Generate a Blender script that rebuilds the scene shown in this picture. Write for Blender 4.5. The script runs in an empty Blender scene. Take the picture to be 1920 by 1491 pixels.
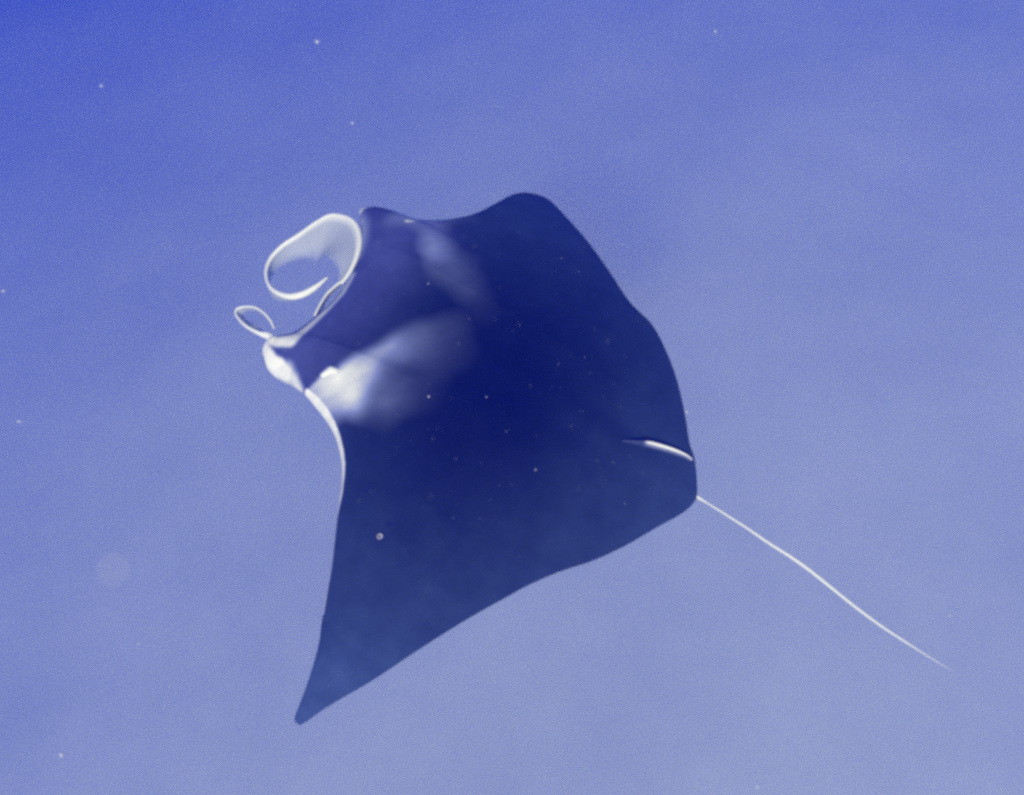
import bpy, bmesh, math, random
import numpy as np
from mathutils import Vector, noise

R = math.radians
sc = bpy.context.scene
col = sc.collection

# ------------------------------------------------------------------ camera
cam_d = bpy.data.cameras.new('camera')
cam = bpy.data.objects.new('camera', cam_d)
col.objects.link(cam)
cam.location = (0.058, -1.1747, 3.0833)
cam.rotation_euler = (R(20), 0, 0)          # looks 70 degrees down
cam_d.sensor_width = 36
cam_d.lens = 32
cam_d.clip_start = 0.02
cam_d.clip_end = 2000
cam_d.dof.use_dof = True
cam_d.dof.focus_distance = 3.3
cam_d.dof.aperture_fstop = 1.1
sc.camera = cam

# ------------------------------------------------------------------ sky and sun
SUN_EL, SUN_AZ = R(57), R(-168)              # azimuth measured from +Y towards +X
world = bpy.data.worlds.new('World')
sc.world = world
world.use_nodes = True
wn = world.node_tree.nodes
wl = world.node_tree.links
bg = wn['Background']
sky = wn.new('ShaderNodeTexSky')
sky.sky_type = 'NISHITA'
sky.sun_disc = False
sky.sun_elevation = SUN_EL
sky.sun_rotation = SUN_AZ
wl.new(sky.outputs['Color'], bg.inputs['Color'])
bg.inputs['Strength'].default_value = 0.10

sun_d = bpy.data.lights.new('sun', 'SUN')
sun = bpy.data.objects.new('sun', sun_d)
col.objects.link(sun)
sun_dir = Vector((math.sin(SUN_AZ) * math.cos(SUN_EL), math.cos(SUN_AZ) * math.cos(SUN_EL), math.sin(SUN_EL)))
sun.rotation_euler = sun_dir.to_track_quat('Z', 'Y').to_euler()
sun.location = sun_dir * 40
sun_d.energy = 3.95
sun_d.angle = R(10.5)
sun_d.color = (1.0, 0.97, 0.92)

vs = sc.view_settings
sc.display_settings.display_device = 'sRGB'
vs.view_transform = 'Standard'
vs.look = 'None'
vs.exposure = 0.0
vs.gamma = 1.0
sc.render.film_transparent = False
cy = sc.cycles
cy.max_bounces = 6
cy.volume_bounces = 4
cy.transparent_max_bounces = 16
cy.use_denoising = False                  # the photograph is grainy: keep the sampling grain
cy.filter_width = 3.5


# ------------------------------------------------------------------ helpers
def mat(name):
    m = bpy.data.materials.new(name)
    m.use_nodes = True
    nt = m.node_tree
    return m, nt, nt.nodes['Principled BSDF']


def link_mesh(name, me, material, parent=None):
    o = bpy.data.objects.new(name, me)
    col.objects.link(o)
    me.materials.append(material)
    if parent:
        o.parent = parent
    return o


def np_mesh(name, V, F):
    me = bpy.data.meshes.new(name)
    V = np.asarray(V, dtype=np.float32)
    F = np.asarray(F, dtype=np.int32)
    me.vertices.add(len(V))
    me.vertices.foreach_set('co', V.ravel())
    n = F.shape[1]
    me.loops.add(F.size)
    me.loops.foreach_set('vertex_index', F.ravel())
    me.polygons.add(len(F))
    me.polygons.foreach_set('loop_start', np.arange(0, F.size, n, dtype=np.int32))
    me.update(calc_edges=True)
    me.validate()
    me.polygons.foreach_set('use_smooth', np.ones(len(me.polygons), dtype=bool))
    return me


def tag(o, label, cat=None, group=None, kind=None):
    o['label'] = label
    if cat:
        o['category'] = cat
    if group:
        o['group'] = group
    if kind:
        o['kind'] = kind


def catmull(P, n):
    """smooth curve through P, n samples per span"""
    P = np.asarray(P, dtype=float)
    Q = np.vstack([2 * P[0] - P[1], P, 2 * P[-1] - P[-2]])
    out = []
    for i in range(len(P) - 1):
        p0, p1, p2, p3 = Q[i:i + 4]
        for k in range(n):
            t = k / n
            out.append(0.5 * (2 * p1 + (p2 - p0) * t + (2 * p0 - 5 * p1 + 4 * p2 - p3) * t * t + (3 * p1 - p0 - 3 * p2 + p3) * t ** 3))
    out.append(P[-1])
    return np.array(out)


def resample(C, n):
    d = np.concatenate([[0], np.cumsum(np.linalg.norm(np.diff(C, axis=0), axis=1))])
    t = np.linspace(0, d[-1], n)
    return np.stack([np.interp(t, d, C[:, k]) for k in range(C.shape[1])], axis=1)


def smooth01(x):
    x = np.clip(x, 0, 1)
    return x * x * (3 - 2 * x)


# ------------------------------------------------------------------ sea floor
FLOOR_TOP, FLOOR_Z = -6.5, -70.0
xs = np.concatenate([-np.geomspace(400, 30, 24), np.linspace(-28, 28, 90), np.geomspace(30, 400, 24)])
ys = np.concatenate([-np.geomspace(400, 30, 24), np.linspace(-28, 40, 110), np.geomspace(42, 400, 24)])
X, Y = np.meshgrid(xs, ys, indexing='ij')
Z = np.zeros_like(X)
for i in range(X.shape[0]):
    for j in range(X.shape[1]):
        p = Vector((X[i, j] * 0.05, Y[i, j] * 0.05, 3.1))
        w = Y[i, j] * 0.75 - X[i, j] * 0.45             # the floor falls away towards the open sea
        Z[i, j] = FLOOR_TOP - 0.52 * 12 * math.log1p(math.exp((w + 6) / 12)) + 0.5 * noise.noise(p) + 0.12 * noise.noise(p * 5)
Z = np.maximum(Z, FLOOR_Z)
nx, ny = X.shape
ii, jj = np.meshgrid(np.arange(nx - 1), np.arange(ny - 1), indexing='ij')
a = (ii * ny + jj).ravel()
F = np.stack([a, a + ny, a + ny + 1, a + 1], axis=1)
me = np_mesh('seabed', np.stack([X.ravel(), Y.ravel(), Z.ravel()], 1), F)
m, nt, bs = mat('seabed_sand')
tc = nt.nodes.new('ShaderNodeTexCoord')
n1 = nt.nodes.new('ShaderNodeTexNoise')
n1.inputs['Scale'].default_value = 0.22
n1.inputs['Detail'].default_value = 8
n1.inputs['Roughness'].default_value = 0.68
nt.links.new(tc.outputs['Object'], n1.inputs['Vector'])
cr = nt.nodes.new('ShaderNodeValToRGB')
cr.color_ramp.elements[0].position = 0.25
cr.color_ramp.elements[0].color = (0.60, 0.63, 0.52, 1)
cr.color_ramp.elements[1].position = 0.75
cr.color_ramp.elements[1].color = (0.80, 0.82, 0.69, 1)
nt.links.new(n1.outputs['Fac'], cr.inputs['Fac'])
nt.links.new(cr.outputs['Color'], bs.inputs['Base Color'])
bs.inputs['Roughness'].default_value = 0.95
bs.inputs['Specular IOR Level'].default_value = 0.0
seabed = link_mesh('seabed', me, m)
seabed['kind'] = 'structure'
seabed['label'] = 'pale sandy sea floor lost in deep blue water'

# ------------------------------------------------------------------ the manta ray
HEAD = 149.0
LE = [(0.003, 1.359), (0.03, 1.353), (0.037, 1.306), (0.05, 1.2), (0.074, 1.091), (0.1, 1.025), (0.139, 0.925), (0.177, 0.825), (0.23, 0.711), (0.267, 0.627), (0.3, 0.561), (0.341, 0.509), (0.394, 0.462), (0.453, 0.43), (0.522, 0.405), (0.582, 0.387), (0.649, 0.38), (0.726, 0.381), (0.789, 0.36), (0.833, 0.32), (0.844, 0.278), (0.81, 0.244), (0.766, 0.212), (0.739, 0.154), (0.722, 0.09), (0.707, 0.023), (0.706, -0.083), (0.739, -0.19), (0.792, -0.283), (0.848, -0.345), (0.882, -0.385), (0.880, -0.412), (0.846, -0.430), (0.796, -0.438), (0.731, -0.44), (0.672, -0.442), (0.63, -0.462), (0.576, -0.495), (0.518, -0.559), (0.479, -0.637), (0.459, -0.747), (0.448, -0.858), (0.423, -0.93)]
TE = [(0.003, 1.359), (-0.019, 1.324), (-0.041, 1.28), (-0.088, 1.201), (-0.158, 1.089), (-0.242, 0.933), (-0.336, 0.765), (-0.422, 0.625), (-0.465, 0.556), (-0.536, 0.462), (-0.612, 0.377), (-0.681, 0.28), (-0.745, 0.168), (-0.799, 0.075), (-0.816, 0.017), (-0.81, -0.013), (-0.778, -0.071), (-0.743, -0.123), (-0.703, -0.164), (-0.644, -0.248), (-0.558, -0.36), (-0.468, -0.456), (-0.364, -0.544), (-0.241, -0.597), (-0.093, -0.706), (0.062, -0.817), (0.212, -0.908), (0.325, -0.97), (0.387, -0.961), (0.423, -0.93)]
LE_KEYS = [0, 6, 10, 15, 19, 25, 30, 35, 38, 42]
TE_KEYS = [0, 6, 9, 12, 14, 16, 18, 20, 24, 29]
SPAN_N = [70, 60, 70, 60, 70, 70, 60, 40, 60]
DROP_L, DROP_R, NOSE = 0.25, 0.50, 0.40


def mid_height(f, l):
    a2 = np.maximum(np.abs(l) - 0.12, 0)
    k = np.where(l >= 0, DROP_L, DROP_R)
    return -k * a2 * a2 - NOSE * np.maximum(f - 0.45, 0) ** 2


def stations(P, keys, ns):
    C = catmull(P, 12)
    out = []
    for i, n in enumerate(ns):
        seg = C[keys[i] * 12: keys[i + 1] * 12 + 1]
        q = resample(seg, n + 1)
        out.append(q[:-1])
    out.append(C[-1:])
    return np.vstack(out)


le = stations(LE, LE_KEYS, SPAN_N)
te = stations(TE, TE_KEYS, SPAN_N)
# relax the chord matching so that the spacing changes smoothly between keys
NS = len(le)
NC = 150
cc = np.linspace(0, 1, NC + 1)
cc = cc ** 1.5 * 0.75 + cc * 0.25                      # finer towards the leading edge
Fp = le[:, None, 0] * (1 - cc) + te[:, None, 0] * cc
Lp = le[:, None, 1] * (1 - cc) + te[:, None, 1] * cc
chord = np.linalg.norm(te - le, axis=1)[:, None]
prof = cc ** 0.5 * (1 - cc) ** 0.95
prof = prof / prof.max()
prof = np.broadcast_to(prof, Fp.shape)
up_t = np.minimum(0.028 + 0.13 * np.exp(-(Lp / 0.42) ** 2), 0.08 * chord + 0.002)
lo_t = np.minimum(0.02 + 0.11 * np.exp(-(Lp / 0.42) ** 2), 0.07 * chord + 0.002)

STROKES = {
'lip': [(0.850, 0.276, 0.014), (0.813, 0.280, 0.018), (0.771, 0.271, 0.0235), (0.719, 0.253, 0.0272), (0.706, 0.191, 0.0176), (0.694, 0.134, 0.0137), (0.683, 0.069, 0.0118), (0.676, -0.006, 0.0119), (0.693, -0.094, 0.0121)],
'lipglow': [(0.731, -0.179, 0.0143), (0.753, -0.246, 0.0165), (0.802, -0.316, 0.0146), (0.863, -0.361, 0.0107)],
'eyepatch': [(0.838, 0.300, 0.020), (0.796, 0.321, 0.0200), (0.752, 0.349, 0.0274), (0.716, 0.356, 0.0331), (0.667, 0.361, 0.0251)],
'eyetrail': [(0.676, 0.354, 0.0309), (0.637, 0.37, 0.0231), (0.595, 0.385, 0.0097)],
'lead': [(0.563, 0.384, 0.013), (0.521, 0.394, 0.0178), (0.473, 0.41, 0.0183), (0.422, 0.434, 0.0148), (0.379, 0.463, 0.0117), (0.343, 0.494, 0.0089), (0.313, 0.529, 0.0083), (0.289, 0.568, 0.0059), (0.264, 0.618, 0.0044), (0.238, 0.693, 0.0038), (0.168, 0.844, 0.0034), (0.11, 0.994, 0.0026)],
'bump': [(0.524, 0.314, 0.009), (0.506, 0.29, 0.014), (0.488, 0.284, 0.01)],
'spot': [(0.639, -0.393, 0.0103), (0.622, -0.406, 0.0062)],
'corner': [(0.875, -0.375, 0.020), (0.880, -0.400, 0.024), (0.845, -0.418, 0.014)],
}
# pale shoulder patches: (forward, left, whiteness) as read off the back
PATCH_L = [(0.556, 0.386, 0.479), (0.514, 0.363, 0.539), (0.514, 0.329, 0.574), (0.466, 0.285, 0.766), (0.417, 0.322, 0.748), (0.453, 0.366, 0.557), (0.381, 0.343, 0.522), (0.395, 0.274, 0.609), (0.407, 0.381, 0.33), (0.36, 0.357, 0.32), (0.378, 0.233, 0.48), (0.426, 0.217, 0.5), (0.408, 0.158, 0.38), (0.369, 0.103, 0.33), (0.347, 0.036, 0.16), (0.305, 0.005, 0.122), (0.239, 0.001, 0.064), (0.17, 0.007, 0.032), (0.229, -0.059, 0.044), (0.34, 0.192, 0.166), (0.297, 0.149, 0.108), (0.252, 0.12, 0.064), (0.259, 0.211, 0.064), (0.335, 0.275, 0.179), (0.281, 0.286, 0.115), (0.211, 0.209, 0.038), (0.21, 0.261, 0.051), (0.316, 0.337, 0.102), (0.196, 0.137, 0.038), (0.137, 0.228, 0.012), (0.379, 0.408, 0.038), (0.277, 0.37, 0.02), (0.174, 0.318, 0.0), (0.088, 0.135, 0.0), (0.056, 0.011, 0.0), (0.146, -0.131, 0.0), (0.225, -0.192, 0.0), (0.324, -0.067, 0.012), (0.413, 0.009, 0.0), (0.453, 0.121, 0.0), (0.233, 0.436, 0.0), (0.066, 0.351, 0.0), (-0.058, 0.202, 0.0), (0.348, 0.486, 0.0)]
PATCH_R = [(0.622, -0.397, 0.27), (0.595, -0.403, 0.257), (0.524, -0.37, 0.284), (0.464, -0.288, 0.284), (0.414, -0.272, 0.147), (0.361, -0.263, 0.105), (0.304, -0.239, 0.077), (0.244, -0.221, 0.049), (0.194, -0.206, 0.021), (0.471, -0.419, 0.063), (0.389, -0.37, 0.042), (0.495, -0.494, 0.035), (0.326, -0.417, 0.0), (0.425, -0.554, 0.0), (0.217, -0.323, 0.0), (0.567, -0.337, 0.0), (0.489, -0.252, 0.0), (0.42, -0.196, 0.014), (0.325, -0.166, 0.0), (0.613, -0.343, 0.0), (0.238, -0.139, 0.0), (0.179, -0.109, 0.0), (0.071, -0.188, 0.0), (0.573, -0.149, 0.0), (0.301, -0.575, 0.0)]
GILL_EDGE = [(0.6, 0.4), (0.569, 0.383), (0.541, 0.342), (0.53, 0.315), (0.52, 0.285), (0.485, 0.275), (0.479, 0.251), (0.452, 0.197), (0.416, 0.139), (0.387, 0.059), (0.36, 0.001), (0.324, -0.061)]


def patch(pts):
    """thin-plate spline through the whiteness samples"""
    P = np.array(pts, dtype=float)
    n = len(P)

    def U(r2):
        return np.where(r2 > 1e-12, r2 * np.log(np.maximum(r2, 1e-12)), 0)
    K = U((P[:, None, 0] - P[None, :, 0]) ** 2 + (P[:, None, 1] - P[None, :, 1]) ** 2) + np.eye(n) * 2e-4
    A = np.zeros((n + 3, n + 3))
    A[:n, :n] = K
    A[:n, n] = A[n, :n] = 1
    A[:n, n + 1] = A[n + 1, :n] = P[:, 0]
    A[:n, n + 2] = A[n + 2, :n] = P[:, 1]
    w = np.linalg.solve(A, np.concatenate([P[:, 2], np.zeros(3)]))
    out = w[n] + w[n + 1] * Fp + w[n + 2] * Lp
    near = np.full(Fp.shape, 9.0)
    for i in range(n):
        r2 = (Fp - P[i, 0]) ** 2 + (Lp - P[i, 1]) ** 2
        out = out + w[i] * U(r2)
        if P[i, 2] > 0.01:
            near = np.minimum(near, r2)
    return np.clip(out, 0, 1) * (1 - smooth01((np.sqrt(near) - 0.06) / 0.08))


def behind_edge(E, ref, soft0, soft1):
    best = np.full(Fp.shape, 9.0)
    sd = np.zeros_like(Fp)
    sf = np.full(Fp.shape, soft0)
    for i in range(len(E) - 1):
        (f0, l0), (f1, l1) = E[i], E[i + 1]
        df, dl = f1 - f0, l1 - l0
        t = np.clip(((Fp - f0) * df + (Lp - l0) * dl) / (df * df + dl * dl), 0, 1)
        d = np.hypot(Fp - f0 - df * t, Lp - l0 - dl * t)
        sg = np.sign((Fp - f0) * dl - (Lp - l0) * df) * np.sign((ref[0] - f0) * dl - (ref[1] - l0) * df)
        k = d < best
        best = np.where(k, d, best)
        sd = np.where(k, d * sg, sd)
        sf = np.where(k, soft0 + (soft1 - soft0) * ((i + t) / (len(E) - 1)) ** 1.5, sf)
    return smooth01(0.5 + sd / sf)


def stroke(name, soft, s0, s1):
    """mask of a soft brush stroke in the plan of the back; strength runs s0 to s1 along it"""
    P = STROKES[name]
    best = np.zeros_like(Fp)
    n = len(P) - 1
    for i in range(n):
        (f0, l0, w0), (f1, l1, w1) = P[i], P[i + 1]
        df, dl = f1 - f0, l1 - l0
        t = np.clip(((Fp - f0) * df + (Lp - l0) * dl) / (df * df + dl * dl), 0, 1)
        d = np.hypot(Fp - f0 - df * t, Lp - l0 - dl * t)
        w = w0 + (w1 - w0) * t
        st = s0 + (s1 - s0) * (i + t) / n
        best = np.maximum(best, st * (1 - smooth01((d - w + soft / 2) / soft)))
    return best


white = patch(PATCH_L) * behind_edge(GILL_EDGE, (0.35, 0.3), 0.010, 0.10)
white = np.maximum(white, patch(PATCH_R))
for args in (('lip', 0.022, 0.98, 0.50), ('lipglow', 0.06, 0.40, 0.45), ('eyepatch', 0.02, 1.0, 1.0), ('eyetrail', 0.035, 0.65, 0.9),
             ('lead', 0.007, 1.0, 0.50), ('bump', 0.012, 1.0, 0.95), ('spot', 0.010, 1.0, 0.8), ('corner', 0.02, 0.8, 0.5)):
    white = np.maximum(white, stroke(*args))

# grey skin tone with depth haze painted in: the middle of the back is blackest, head, wing tips and hind margin are paler
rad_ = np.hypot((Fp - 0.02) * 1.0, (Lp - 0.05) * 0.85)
slate_haze = 0.58 * smooth01((rad_ - 0.12) / 0.80) + 0.66 * smooth01((Fp - 0.30) / 0.42) * smooth01((0.62 - np.abs(Lp)) / 0.3)
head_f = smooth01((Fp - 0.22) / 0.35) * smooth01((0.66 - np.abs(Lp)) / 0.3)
slate_haze = np.clip(slate_haze + 0.42 * smooth01((Lp - 0.85) / 0.5), 0, 1)

up = up_t * prof
up = up + 0.012 * stroke('bump', 0.05, 1, 1) * (prof > 0) * np.clip(prof * 4, 0, 1)
# spine ridge running back to the dorsal fin
up = up + 0.012 * np.exp(-((Lp + 0.02) / 0.05) ** 2) * smooth01((0.1 - Fp) / 0.4) * np.clip(prof * 3, 0, 1)
nz = np.zeros_like(Fp)
for i in range(0, NS):
    for j in range(0, NC + 1, 1):
        nz[i, j] = noise.noise((Fp[i, j] * 5, Lp[i, j] * 5, 0.7))
up = up + 0.004 * nz * np.clip(prof * 3, 0, 1)
mh = mid_height(Fp, Lp)
top = np.stack([Fp, Lp, mh + up], axis=2)
bot = np.stack([Fp, Lp, mh - lo_t * prof], axis=2)

nv = NS * (NC + 1)
V = np.concatenate([top.reshape(-1, 3), bot.reshape(-1, 3)])
ii, jj = np.meshgrid(np.arange(NS - 1), np.arange(NC), indexing='ij')
a = (ii * (NC + 1) + jj).ravel()
ftop = np.stack([a, a + 1, a + NC + 2, a + NC + 1], axis=1)
fbot = ftop[:, ::-1] + nv
me = np_mesh('manta_body', V, np.concatenate([ftop, fbot]))
at_w = me.attributes.new('white', 'FLOAT', 'POINT')
wv = np.concatenate([white.ravel(), np.maximum(white, 0.95 * smooth01(prof * 2.2 - 0.3)).ravel()]).astype(np.float32)
at_w.data.foreach_set('value', wv)
at_s = me.attributes.new('slate_haze', 'FLOAT', 'POINT')
at_s.data.foreach_set('value', np.concatenate([slate_haze.ravel(), slate_haze.ravel()]).astype(np.float32))
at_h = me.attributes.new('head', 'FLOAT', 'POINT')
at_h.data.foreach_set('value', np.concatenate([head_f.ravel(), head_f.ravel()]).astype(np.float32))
bm = bmesh.new()
bm.from_mesh(me)
bmesh.ops.remove_doubles(bm, verts=bm.verts, dist=0.0004)
bmesh.ops.recalc_face_normals(bm, faces=bm.faces)
for e in bm.edges:                                      # the thin fin margins are crisp, not rolled
    if len(e.link_faces) == 2 and e.calc_face_angle() > 1.0:
        e.smooth = False
bm.to_mesh(me)
bm.free()

m, nt, bs = mat('manta_skin')
L_ = nt.links.new
atn = nt.nodes.new('ShaderNodeAttribute')
atn.attribute_name = 'white'
tc = nt.nodes.new('ShaderNodeTexCoord')
nA = nt.nodes.new('ShaderNodeTexNoise')
nA.inputs['Scale'].default_value = 9
nA.inputs['Detail'].default_value = 6
nA.inputs['Roughness'].default_value = 0.6
L_(tc.outputs['Object'], nA.inputs['Vector'])
rampA = nt.nodes.new('ShaderNodeValToRGB')
rampA.color_ramp.elements[0].position = 0.3
rampA.color_ramp.elements[0].color = (0.001, 0.002, 0.004, 1)
rampA.color_ramp.elements[1].position = 0.75
rampA.color_ramp.elements[1].color = (0.003, 0.005, 0.010, 1)
L_(nA.outputs['Fac'], rampA.inputs['Fac'])
# mottled edge of the white markings
nB = nt.nodes.new('ShaderNodeTexNoise')
nB.inputs['Scale'].default_value = 1
nB.inputs['Detail'].default_value = 4
mpB = nt.nodes.new('ShaderNodeMapping')
mpB.vector_type = 'TEXTURE'
mpB.inputs['Rotation'].default_value = (0, 0, math.atan2(-0.31, -0.26))
mpB.inputs['Scale'].default_value = (0.11, 0.05, 0.1)
L_(tc.outputs['Object'], mpB.inputs['Vector'])
L_(mpB.outputs['Vector'], nB.inputs['Vector'])
mB = nt.nodes.new('ShaderNodeMapRange')
mB.inputs['From Min'].default_value = 0.3
mB.inputs['From Max'].default_value = 0.7
mB.inputs['To Min'].default_value = 0.82
mB.inputs['To Max'].default_value = 1.10
L_(nB.outputs['Fac'], mB.inputs['Value'])
mul = nt.nodes.new('ShaderNodeMath')
mul.operation = 'MULTIPLY'
mul.use_clamp = True
L_(atn.outputs['Fac'], mul.inputs[0])
L_(mB.outputs['Result'], mul.inputs[1])
mx = nt.nodes.new('ShaderNodeMix')
mx.data_type = 'RGBA'
rampW = nt.nodes.new('ShaderNodeValToRGB')
ew = rampW.color_ramp.elements
ew[0].position = 0.28
ew[0].color = (0.20, 0.23, 0.40, 1)
ew[1].position = 1.0
ew[1].color = (0.94, 0.91, 0.74, 1)
e_ = ew.new(0.62)
e_.color = (0.57, 0.57, 0.52, 1)
L_(mul.outputs[0], rampW.inputs['Fac'])
cov = nt.nodes.new('ShaderNodeMath')
cov.operation = 'MULTIPLY'
cov.use_clamp = True
cov.inputs[1].default_value = 3.4
L_(mul.outputs[0], cov.inputs[0])
L_(cov.outputs[0], mx.inputs['Factor'])
L_(rampW.outputs['Color'], mx.inputs['B'])
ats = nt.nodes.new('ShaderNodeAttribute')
ats.attribute_name = 'slate_haze'
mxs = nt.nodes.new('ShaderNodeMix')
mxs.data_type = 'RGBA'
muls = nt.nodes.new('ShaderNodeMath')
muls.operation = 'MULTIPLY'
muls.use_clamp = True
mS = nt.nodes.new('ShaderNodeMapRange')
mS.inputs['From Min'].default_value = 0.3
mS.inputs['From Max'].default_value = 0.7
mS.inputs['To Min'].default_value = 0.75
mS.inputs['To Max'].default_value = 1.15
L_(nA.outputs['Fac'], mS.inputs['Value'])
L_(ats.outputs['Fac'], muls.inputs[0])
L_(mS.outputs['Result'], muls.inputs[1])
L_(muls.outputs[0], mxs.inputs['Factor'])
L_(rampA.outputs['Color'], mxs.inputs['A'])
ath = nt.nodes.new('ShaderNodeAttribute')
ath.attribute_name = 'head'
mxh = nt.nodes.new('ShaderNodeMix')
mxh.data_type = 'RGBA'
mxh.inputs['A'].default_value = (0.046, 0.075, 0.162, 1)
mxh.inputs['B'].default_value = (0.062, 0.072, 0.205, 1)  # haze tints painted into the skin: teal wings, violet head
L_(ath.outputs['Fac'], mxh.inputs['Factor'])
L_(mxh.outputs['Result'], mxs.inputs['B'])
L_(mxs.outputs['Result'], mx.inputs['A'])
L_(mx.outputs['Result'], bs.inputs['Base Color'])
bs.inputs['Roughness'].default_value = 0.7
bs.inputs['Specular IOR Level'].default_value = 0.02
skin = m

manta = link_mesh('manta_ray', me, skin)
manta.rotation_euler = (0, 0, R(HEAD))
tag(manta, 'dark blue-black manta ray with white shoulder patch gliding through open water', 'manta ray')

# ---- cephalic fins: rolled ribbons of pale skin in front of the head
m, nt, bs = mat('pale_fin_skin')
atn = nt.nodes.new('ShaderNodeAttribute')
atn.attribute_name = 'rim'
mx = nt.nodes.new('ShaderNodeMix')
mx.data_type = 'RGBA'
nt.links.new(atn.outputs['Fac'], mx.inputs['Factor'])
mx.inputs['A'].default_value = (0.50, 0.53, 0.58, 1)
mx.inputs['B'].default_value = (0.95, 0.93, 0.78, 1)
nt.links.new(mx.outputs['Result'], bs.inputs['Base Color'])
bs.inputs['Roughness'].default_value = 0.7
bs.inputs['Specular IOR Level'].default_value = 0.05
tr = nt.nodes.new('ShaderNodeBsdfTranslucent')
tr.inputs['Color'].default_value = (0.86, 0.88, 0.90, 1)
ms = nt.nodes.new('ShaderNodeMixShader')
fac = nt.nodes.new('ShaderNodeMapRange')
fac.inputs['To Min'].default_value = 0.3
fac.inputs['To Max'].default_value = 0.12
nt.links.new(atn.outputs['Fac'], fac.inputs['Value'])
nt.links.new(fac.outputs['Result'], ms.inputs['Fac'])
nt.links.new(bs.outputs['BSDF'], ms.inputs[1])
nt.links.new(tr.outputs['BSDF'], ms.inputs[2])
# the membrane thins to clear tissue away from the rim
ata = nt.nodes.new('ShaderNodeAttribute')
ata.attribute_name = 'depth'
mr = nt.nodes.new('ShaderNodeMapRange')
mr.interpolation_type = 'SMOOTHSTEP'
mr.inputs['From Min'].default_value = 0.5
mr.inputs['From Max'].default_value = 1.0
mr.inputs['To Min'].default_value = 0.0
mr.inputs['To Max'].default_value = 0.95
nt.links.new(ata.outputs['Fac'], mr.inputs['Value'])
clear = nt.nodes.new('ShaderNodeBsdfTransparent')
ms2 = nt.nodes.new('ShaderNodeMixShader')
nt.links.new(mr.outputs['Result'], ms2.inputs['Fac'])
nt.links.new(ms.outputs['Shader'], ms2.inputs[1])
nt.links.new(clear.outputs['BSDF'], ms2.inputs[2])
nt.links.new(ms2.outputs['Shader'], nt.nodes['Material Output'].inputs['Surface'])
fin_mat = m


def ribbon(name, rim, drop, n=160, thick=0.006, rim_r=0.006, rim_w=None, parent=manta):
    """rim: 3-D points of the free edge; drop: for each point the vector from the rim to the lower edge of the fin"""
    C = catmull(rim, 10)
    D = catmull(drop, 10)
    d = np.concatenate([[0], np.cumsum(np.linalg.norm(np.diff(C, axis=0), axis=1))])
    t = np.linspace(0, d[-1], n)
    C = np.stack([np.interp(t, d, C[:, k]) for k in range(3)], 1)
    D = np.stack([np.interp(t, d, D[:, k]) for k in range(3)], 1)
    ker = np.hanning(23)
    ker /= ker.sum()
    D = np.stack([np.convolve(np.pad(D[:, k], 11, mode='edge'), ker, mode='valid') for k in range(3)], 1)
    T = np.gradient(C, axis=0)
    T /= np.linalg.norm(T, axis=1)[:, None]
    N = np.cross(T, D)
    N /= np.maximum(np.linalg.norm(N, axis=1), 1e-6)[:, None]
    if rim_w is None:
        rim_w = [1] * len(rim)
    rw = np.interp(t / t[-1], np.linspace(0, 1, len(rim_w)), rim_w) * rim_r
    # section: rounded bead on the free edge, thin sheet below
    Dn = D / np.maximum(np.linalg.norm(D, axis=1), 1e-6)[:, None]
    sec = []
    rimv = []
    depv = []
    M = 10
    for k in range(M + 1):                              # over the bead
        a = math.pi * k / M
        sec.append(C + N * (rw * math.cos(a))[:, None] - Dn * (rw * math.sin(a))[:, None])
        rimv.append(1.0)
        depv.append(0.0)
    K = 14
    for k in range(1, K + 1):
        u = k / K
        half = (rw * (1 - smooth01(np.full(n, u * 6))) + thick * 0.5 * (1 - u * 0.7))
        sec.append(C + D * u - N * half[:, None])
        rimv.append(float(max(0, 1 - u * 7)))
        depv.append(u)
    for k in range(K, 0, -1):
        u = k / K
        half = (rw * (1 - smooth01(np.full(n, u * 6))) + thick * 0.5 * (1 - u * 0.7))
        sec.append(C + D * u + N * half[:, None])
        rimv.append(float(max(0, 1 - u * 7)))
        depv.append(u)
    S = np.stack(sec, axis=1)
    q = S.shape[1]
    V = S.reshape(-1, 3)
    Fc = []
    for i in range(n - 1):
        for j in range(q):
            j2 = (j + 1) % q
            Fc.append((i * q + j, i * q + j2, (i + 1) * q + j2, (i + 1) * q + j))
    me = np_mesh(name, V, Fc)
    at = me.attributes.new('rim', 'FLOAT', 'POINT')
    at.data.foreach_set('value', np.tile(np.array(rimv, dtype=np.float32), n))
    at = me.attributes.new('depth', 'FLOAT', 'POINT')
    at.data.foreach_set('value', np.tile(np.array(depv, dtype=np.float32), n))
    bm = bmesh.new()
    bm.from_mesh(me)
    for ring in (range(q), range((n - 1) * q, n * q)):
        bm.verts.ensure_lookup_table()
        bm.faces.new([bm.verts[i] for i in ring])
    bmesh.ops.recalc_face_normals(bm, faces=bm.faces)
    bm.to_mesh(me)
    bm.free()
    return link_mesh(name, me, fin_mat, parent)


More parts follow.
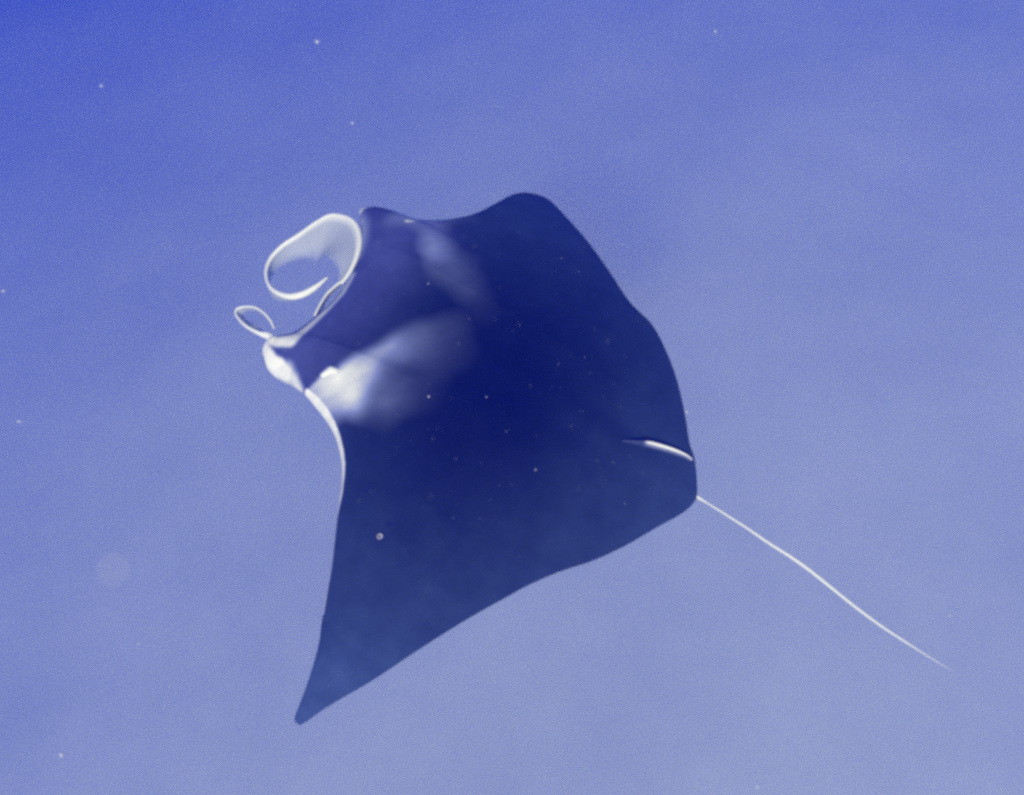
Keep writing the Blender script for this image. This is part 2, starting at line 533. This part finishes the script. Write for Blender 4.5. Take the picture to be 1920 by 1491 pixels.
RIM = [(0.71, -0.044, 0.003), (0.71, -0.097, 0.003), (0.721, -0.156, 0.0), (0.747, -0.217, -0.01), (0.783, -0.265, -0.025), (0.834, -0.304, -0.046), (0.894, -0.318, -0.069), (0.965, -0.301, -0.092), (0.998, -0.242, -0.097), (1.024, -0.168, -0.103), (1.059, -0.101, -0.118), (1.069, -0.034, -0.123), (1.047, 0.024, -0.113), (1.0, 0.068, -0.091), (0.943, 0.091, -0.067), (0.873, 0.09, -0.042), (0.826, 0.063, -0.027), (0.796, 0.016, -0.018), (0.776, -0.046, -0.012)]
ctr = np.array([0.90, -0.09, -0.06])
drop = []
for i, p in enumerate(RIM):
    p = np.array(p)
    inw = (ctr - p)
    inw[2] = 0
    w = [.02, .03, .04, .05, .06, .06, .06, .06, .055, .05, .05, .05, .06, .06, .06, .05, .04, .03, .015][i]
    k = [.1, .3, .55, .78, .92, 1.0, 1.0, .95, .82, .64, .42, .22, .05, -.06, -.1, .0, .1, .1, .1][i]
    drop.append(inw * k + np.array([0, 0, -w]))
ribbon('cephalic_fin', RIM, drop, rim_r=0.0085, rim_w=[.6, .8, .9, 1, 1, 1, 1, 1, 1, 1.1, 1.1, 1, .8, .7, .9, 1.3, 1.6, 1.3, .3])
RIM2 = [(0.80, 0.27, -0.02), (0.841, 0.262, -0.046), (0.887, 0.267, -0.062), (0.958, 0.262, -0.088), (1.021, 0.244, -0.114), (1.05, 0.228, -0.127), (1.052, 0.208, -0.127), (1.02, 0.189, -0.111), (0.975, 0.179, -0.091), (0.921, 0.187, -0.07), (0.877, 0.203, -0.055), (0.84, 0.225, -0.046)]
ctr = np.array([0.95, 0.22, -0.08])
drop = []
for i, p in enumerate(RIM2):
    p = np.array(p)
    inw = ctr - p
    inw[2] = 0
    w = [.06, .05, .04, .035, .03, .03, .03, .03, .03, .03, .03, .02][i]
    drop.append(inw * [.0, .3, .8, .9, .8, .5, .2, .1, .1, .1, .1, .1][i] + np.array([0, 0, -w]))
ribbon('cephalic_fin', RIM2, drop, rim_r=0.0055, rim_w=[3.2, 2.6, 1.6, 1.1, 1, .8, .6, .5, .5, .6, .7, .4])
FOLD = [(0.721, 0.116, 0.001), (0.73, 0.069, -0.001), (0.735, 0.02, -0.003), (0.726, -0.024, 0.0), (0.711, -0.062, 0.003)]
ribbon('mouth_fold', FOLD, [(0, 0, -.03), (0, 0, -.05), (0, 0, -.05), (0, 0, -.05), (0, 0, -.03)], n=60, rim_r=0.0035)


# ---- tail and dorsal fin
def tube(name, P, radii, material, parent, seg=8, n=140):
    C = resample(catmull(P, 8), n)
    r = np.interp(np.linspace(0, 1, n), np.linspace(0, 1, len(radii)), radii)
    T = np.gradient(C, axis=0)
    T /= np.linalg.norm(T, axis=1)[:, None]
    A = np.cross(T, [0, 0, 1.0])
    A /= np.linalg.norm(A, axis=1)[:, None]
    B = np.cross(A, T)
    V = []
    for k in range(seg):
        a = 2 * math.pi * k / seg
        V.append(C + A * (r * math.cos(a))[:, None] + B * (r * math.sin(a))[:, None])
    V = np.stack(V, 1).reshape(-1, 3)
    Fc = [(i * seg + k, i * seg + (k + 1) % seg, (i + 1) * seg + (k + 1) % seg, (i + 1) * seg + k) for i in range(n - 1) for k in range(seg)]
    me = np_mesh(name, V, Fc)
    return link_mesh(name, me, material, parent)


TAIL = [(-0.691, -0.019, -0.005), (-0.768, -0.012, -0.015), (-0.818, -0.008, -0.02), (-0.907, -0.004, -0.02), (-1.013, 0.002, -0.02), (-1.098, 0.01, -0.02), (-1.18, 0.0145, -0.02), (-1.252, 0.022, -0.02), (-1.34, 0.0375, -0.02), (-1.436, 0.055, -0.02), (-1.537, 0.069, -0.02), (-1.635, 0.076, -0.02), (-1.731, 0.081, -0.02), (-1.797, 0.083, -0.02)]
m, nt, bs = mat('tail_skin')
bs.inputs['Base Color'].default_value = (0.80, 0.79, 0.66, 1)
bs.inputs['Roughness'].default_value = 0.7
bs.inputs['Specular IOR Level'].default_value = 0.05
tube('tail', TAIL, [.014, .009, .0028, .0037, .0043, .0048, .0057, .0058, .0052, .0049, .0042, .0032, .0016, .0004], m, manta)
tail_mat = m
# the dorsal fin: a low swept blade on the tail root with a white upper edge
DORSAL = [(-0.500, -0.020, 0.088, 0.001), (-0.54, -0.040, 0.086, 0.003), (-0.577, -0.060, 0.082, 0.0055), (-0.611, -0.074, 0.072, 0.006), (-0.666, -0.092, 0.056, 0.005), (-0.71, -0.102, 0.042, 0.0035), (-0.74, -0.104, 0.028, 0.001)]
D4 = catmull(DORSAL, 8)
V, Fc, wt = [], [], []
for f_, l_, z_, r_ in D4:
    for dl, dz, w_ in ((0, r_ * 0.9, 1.0), (r_ * 0.8, r_ * 0.3, 1.0), (r_ * 0.9, -0.006, 0.5), (r_ * 1.6, -0.03, 0.0), (r_ * 3, -0.10, 0.0), (-r_ * 3, -0.10, 0.0), (-r_ * 1.6, -0.03, 0.0), (-r_ * 0.9, -0.006, 0.5), (-r_ * 0.8, r_ * 0.3, 1.0)):
        V.append((f_, l_ + dl, z_ + dz))
        wt.append(max(w_ * float(smooth01(np.array((-0.562 - f_) / 0.02))), 0.07))
q = 9
for i in range(len(D4) - 1):
    for k in range(q):
        Fc.append((i * q + k, i * q + (k + 1) % q, (i + 1) * q + (k + 1) % q, (i + 1) * q + k))
me = np_mesh('dorsal_fin', V, Fc)
at = me.attributes.new('white', 'FLOAT', 'POINT')
at.data.foreach_set('value', np.array(wt, dtype=np.float32))
at = me.attributes.new('slate_haze', 'FLOAT', 'POINT')
at.data.foreach_set('value', np.full(len(wt), 0.4, dtype=np.float32))
bm = bmesh.new()
bm.from_mesh(me)
bm.verts.ensure_lookup_table()
bm.faces.new([bm.verts[k] for k in range(q)])
bm.faces.new([bm.verts[len(V) - 1 - k] for k in range(q)])
bmesh.ops.recalc_face_normals(bm, faces=bm.faces)
bm.to_mesh(me)
bm.free()
link_mesh('dorsal_fin', me, skin, manta)

# ------------------------------------------------------------------ drifting plankton
m, nt, bs = mat('plankton_flesh')
bs.inputs['Base Color'].default_value = (0.60, 0.59, 0.54, 1)
bs.inputs['Roughness'].default_value = 0.8
bs.inputs['Specular IOR Level'].default_value = 0.1
plankton_mat = m
rng = random.Random(5)


def blob_verts(r, stretch, seed):
    """a small lumpy grain: a displaced icosphere"""
    bm = bmesh.new()
    bmesh.ops.create_icosphere(bm, subdivisions=2, radius=1)
    off = Vector((seed * 3.7, seed * 1.3, 0))
    for v in bm.verts:
        v.co *= r * (1 + 0.45 * noise.noise(v.co * 1.3 + off))
        v.co.x *= stretch
        v.co.z *= 0.8
    return bm


SPECKS = [
    ((0.727, 0.984, 0.679), 0.0040, 1.9, 'bright white sliver drifting in the clear water at the upper right'),
    ((-1.08, 0.5, 1.008), 0.0045, 1.2, 'faint white speck in the dark water at the upper left'),
    ((-0.455, 0.656, 0.634), 0.0050, 1.2, 'small white speck in open water above the curled head fin'),
    ((-1.349, -0.036, 0.817), 0.0052, 1.2, 'pale speck at the left edge, level with the curled head fins'),
    ((-1.275, -0.393, 0.748), 0.0050, 1.4, 'dim speck near the left edge, level with the shoulder patch'),
    ((-1.155, -1.24, 0.45), 0.0065, 1.4, 'plump cream-white grain low in the bottom left corner'),
    ((0.828, -1.345, -0.018), 0.0055, 1.3, 'bright white grain at the bottom edge, right of the middle'),
    ((0.662, -0.146, 0.114), 0.0060, 1.4, 'pale grain just beside the hind edge of the right wing'),
    ((-0.233, 0.279, 0.247), 0.0030, 1.0, 'tiny white dot over the dark head between the shoulder patches'),
    ((0.136, -0.37, 0.174), 0.0034, 1.3, 'tiny yellowish dot over the middle of the dark back'),
    ((-0.027, -0.14, 0.247), 0.0030, 1.5, 'tiny white dot over the back, right of the large pale patch'),
    ((-0.22, -0.133, 0.23), 0.0034, 1.6, 'tiny white dot below the outer end of the large pale patch'),
    ((-1.12, -0.921, 0.119), 0.0036, 1.5, 'small bright fleck in open water left of the long wing tip'),
    ((1.285, -0.874, 0.473), 0.0050, 1.1, 'faint pale grain above the thin end of the tail'),
    ((-0.45, 0.51, 1.169), 0.0055, 1.3, 'dim soft speck near the top edge, left of the middle'),
    ((-0.218, -1.070, 2.449), 0.0046, 1.1, 'very faint blurred disc left of the long wing tip'),
]
for k, (p, r_, st_, lab) in enumerate(SPECKS):
    bm = blob_verts(r_ * 0.72, st_, k + 1)
    me = bpy.data.meshes.new('plankton_speck')
    bm.to_mesh(me)
    bm.free()
    me.polygons.foreach_set('use_smooth', np.ones(len(me.polygons), dtype=bool))
    o = link_mesh('plankton_speck', me, plankton_mat)
    o.location = p
    o.rotation_euler = (rng.uniform(0, 0.6), rng.uniform(0, 0.6), rng.uniform(0, 6.28))
    tag(o, lab, 'plankton', 'plankton specks drifting in the water')

# the ring-shaped one over the left wing: a coiled collar, thicker on one side
V, Fc = [], []
n1, n2 = 28, 10
for i in range(n1):
    a_ = 2 * math.pi * i / n1
    rr = 0.0019 + 0.0006 * math.sin(a_ + 2.0)
    for j in range(n2):
        b_ = 2 * math.pi * j / n2
        q_ = 0.0074 + rr * math.cos(b_)
        V.append((q_ * math.cos(a_), q_ * math.sin(a_) * 0.9, rr * math.sin(b_) + 0.0012 * math.sin(2 * a_)))
        Fc.append((i * n2 + j, ((i + 1) % n1) * n2 + j, ((i + 1) % n1) * n2 + (j + 1) % n2, i * n2 + (j + 1) % n2))
o = link_mesh('plankton_ring', np_mesh('plankton_ring', V, Fc), plankton_mat)
o.location = (-0.383, -0.572, 0.075)
o.rotation_euler = (R(18), 0, 0.6)
tag(o, 'tiny white ring-shaped creature over the dark left wing', 'plankton')

# fine marine snow, too small and too many to count
V, Fc = [], []
for k in range(9000):
    z_ = rng.uniform(-1.5, 1.7)
    d_ = 3.2 - z_
    c_ = Vector((rng.uniform(-0.75, 0.75) * d_, -1.17 + rng.uniform(-0.35, 0.95) * d_, z_))
    r_ = (0.0004 + 0.0012 * rng.random() ** 5) * min(1.0, 0.25 + d_ * 0.25)
    b0 = len(V)
    dirs = [Vector((1, 0, 0)), Vector((-1, 0, 0)), Vector((0, 1, 0)), Vector((0, -1, 0)), Vector((0, 0, 1)), Vector((0, 0, -1))]
    for d0 in dirs:
        V.append(tuple(c_ + d0 * r_ * rng.uniform(0.7, 1.5)))
    for f_ in ((0, 2, 4), (2, 1, 4), (1, 3, 4), (3, 0, 4), (2, 0, 5), (1, 2, 5), (3, 1, 5), (0, 3, 5)):
        Fc.append(tuple(b0 + q for q in f_))
o = link_mesh('marine_snow', np_mesh('marine_snow', V, Fc), plankton_mat)
o['kind'] = 'stuff'
o['label'] = 'fine white flecks of plankton suspended throughout the blue water'

# ------------------------------------------------------------------ the sea water
bm = bmesh.new()
bmesh.ops.create_cube(bm, size=1)
me = bpy.data.meshes.new('haze')
for v in bm.verts:
    v.co = Vector((v.co.x * 900, v.co.y * 900, 3.6 if v.co.z > 0 else FLOOR_Z - 3.5))
bm.to_mesh(me)
bm.free()
m = bpy.data.materials.new('sea_water')
m.use_nodes = True
nt = m.node_tree
nt.nodes.clear()
out = nt.nodes.new('ShaderNodeOutputMaterial')
pv = nt.nodes.new('ShaderNodeVolumePrincipled')
pv.inputs['Color'].default_value = (0.018, 0.06, 0.825, 1)
pv.inputs['Absorption Color'].default_value = (0.25, 0.30, 0.20, 1)
pv.inputs['Density Attribute'].default_value = ''
pv.inputs['Temperature Attribute'].default_value = ''
m.cycles.homogeneous_volume = True
pv.inputs['Density'].default_value = 0.064
pv.inputs['Anisotropy'].default_value = 0.0
nt.links.new(pv.outputs['Volume'], out.inputs['Volume'])
water = link_mesh('haze', me, m)
tag(water, 'hazy blue sea water all around the manta ray', 'water', kind='stuff')
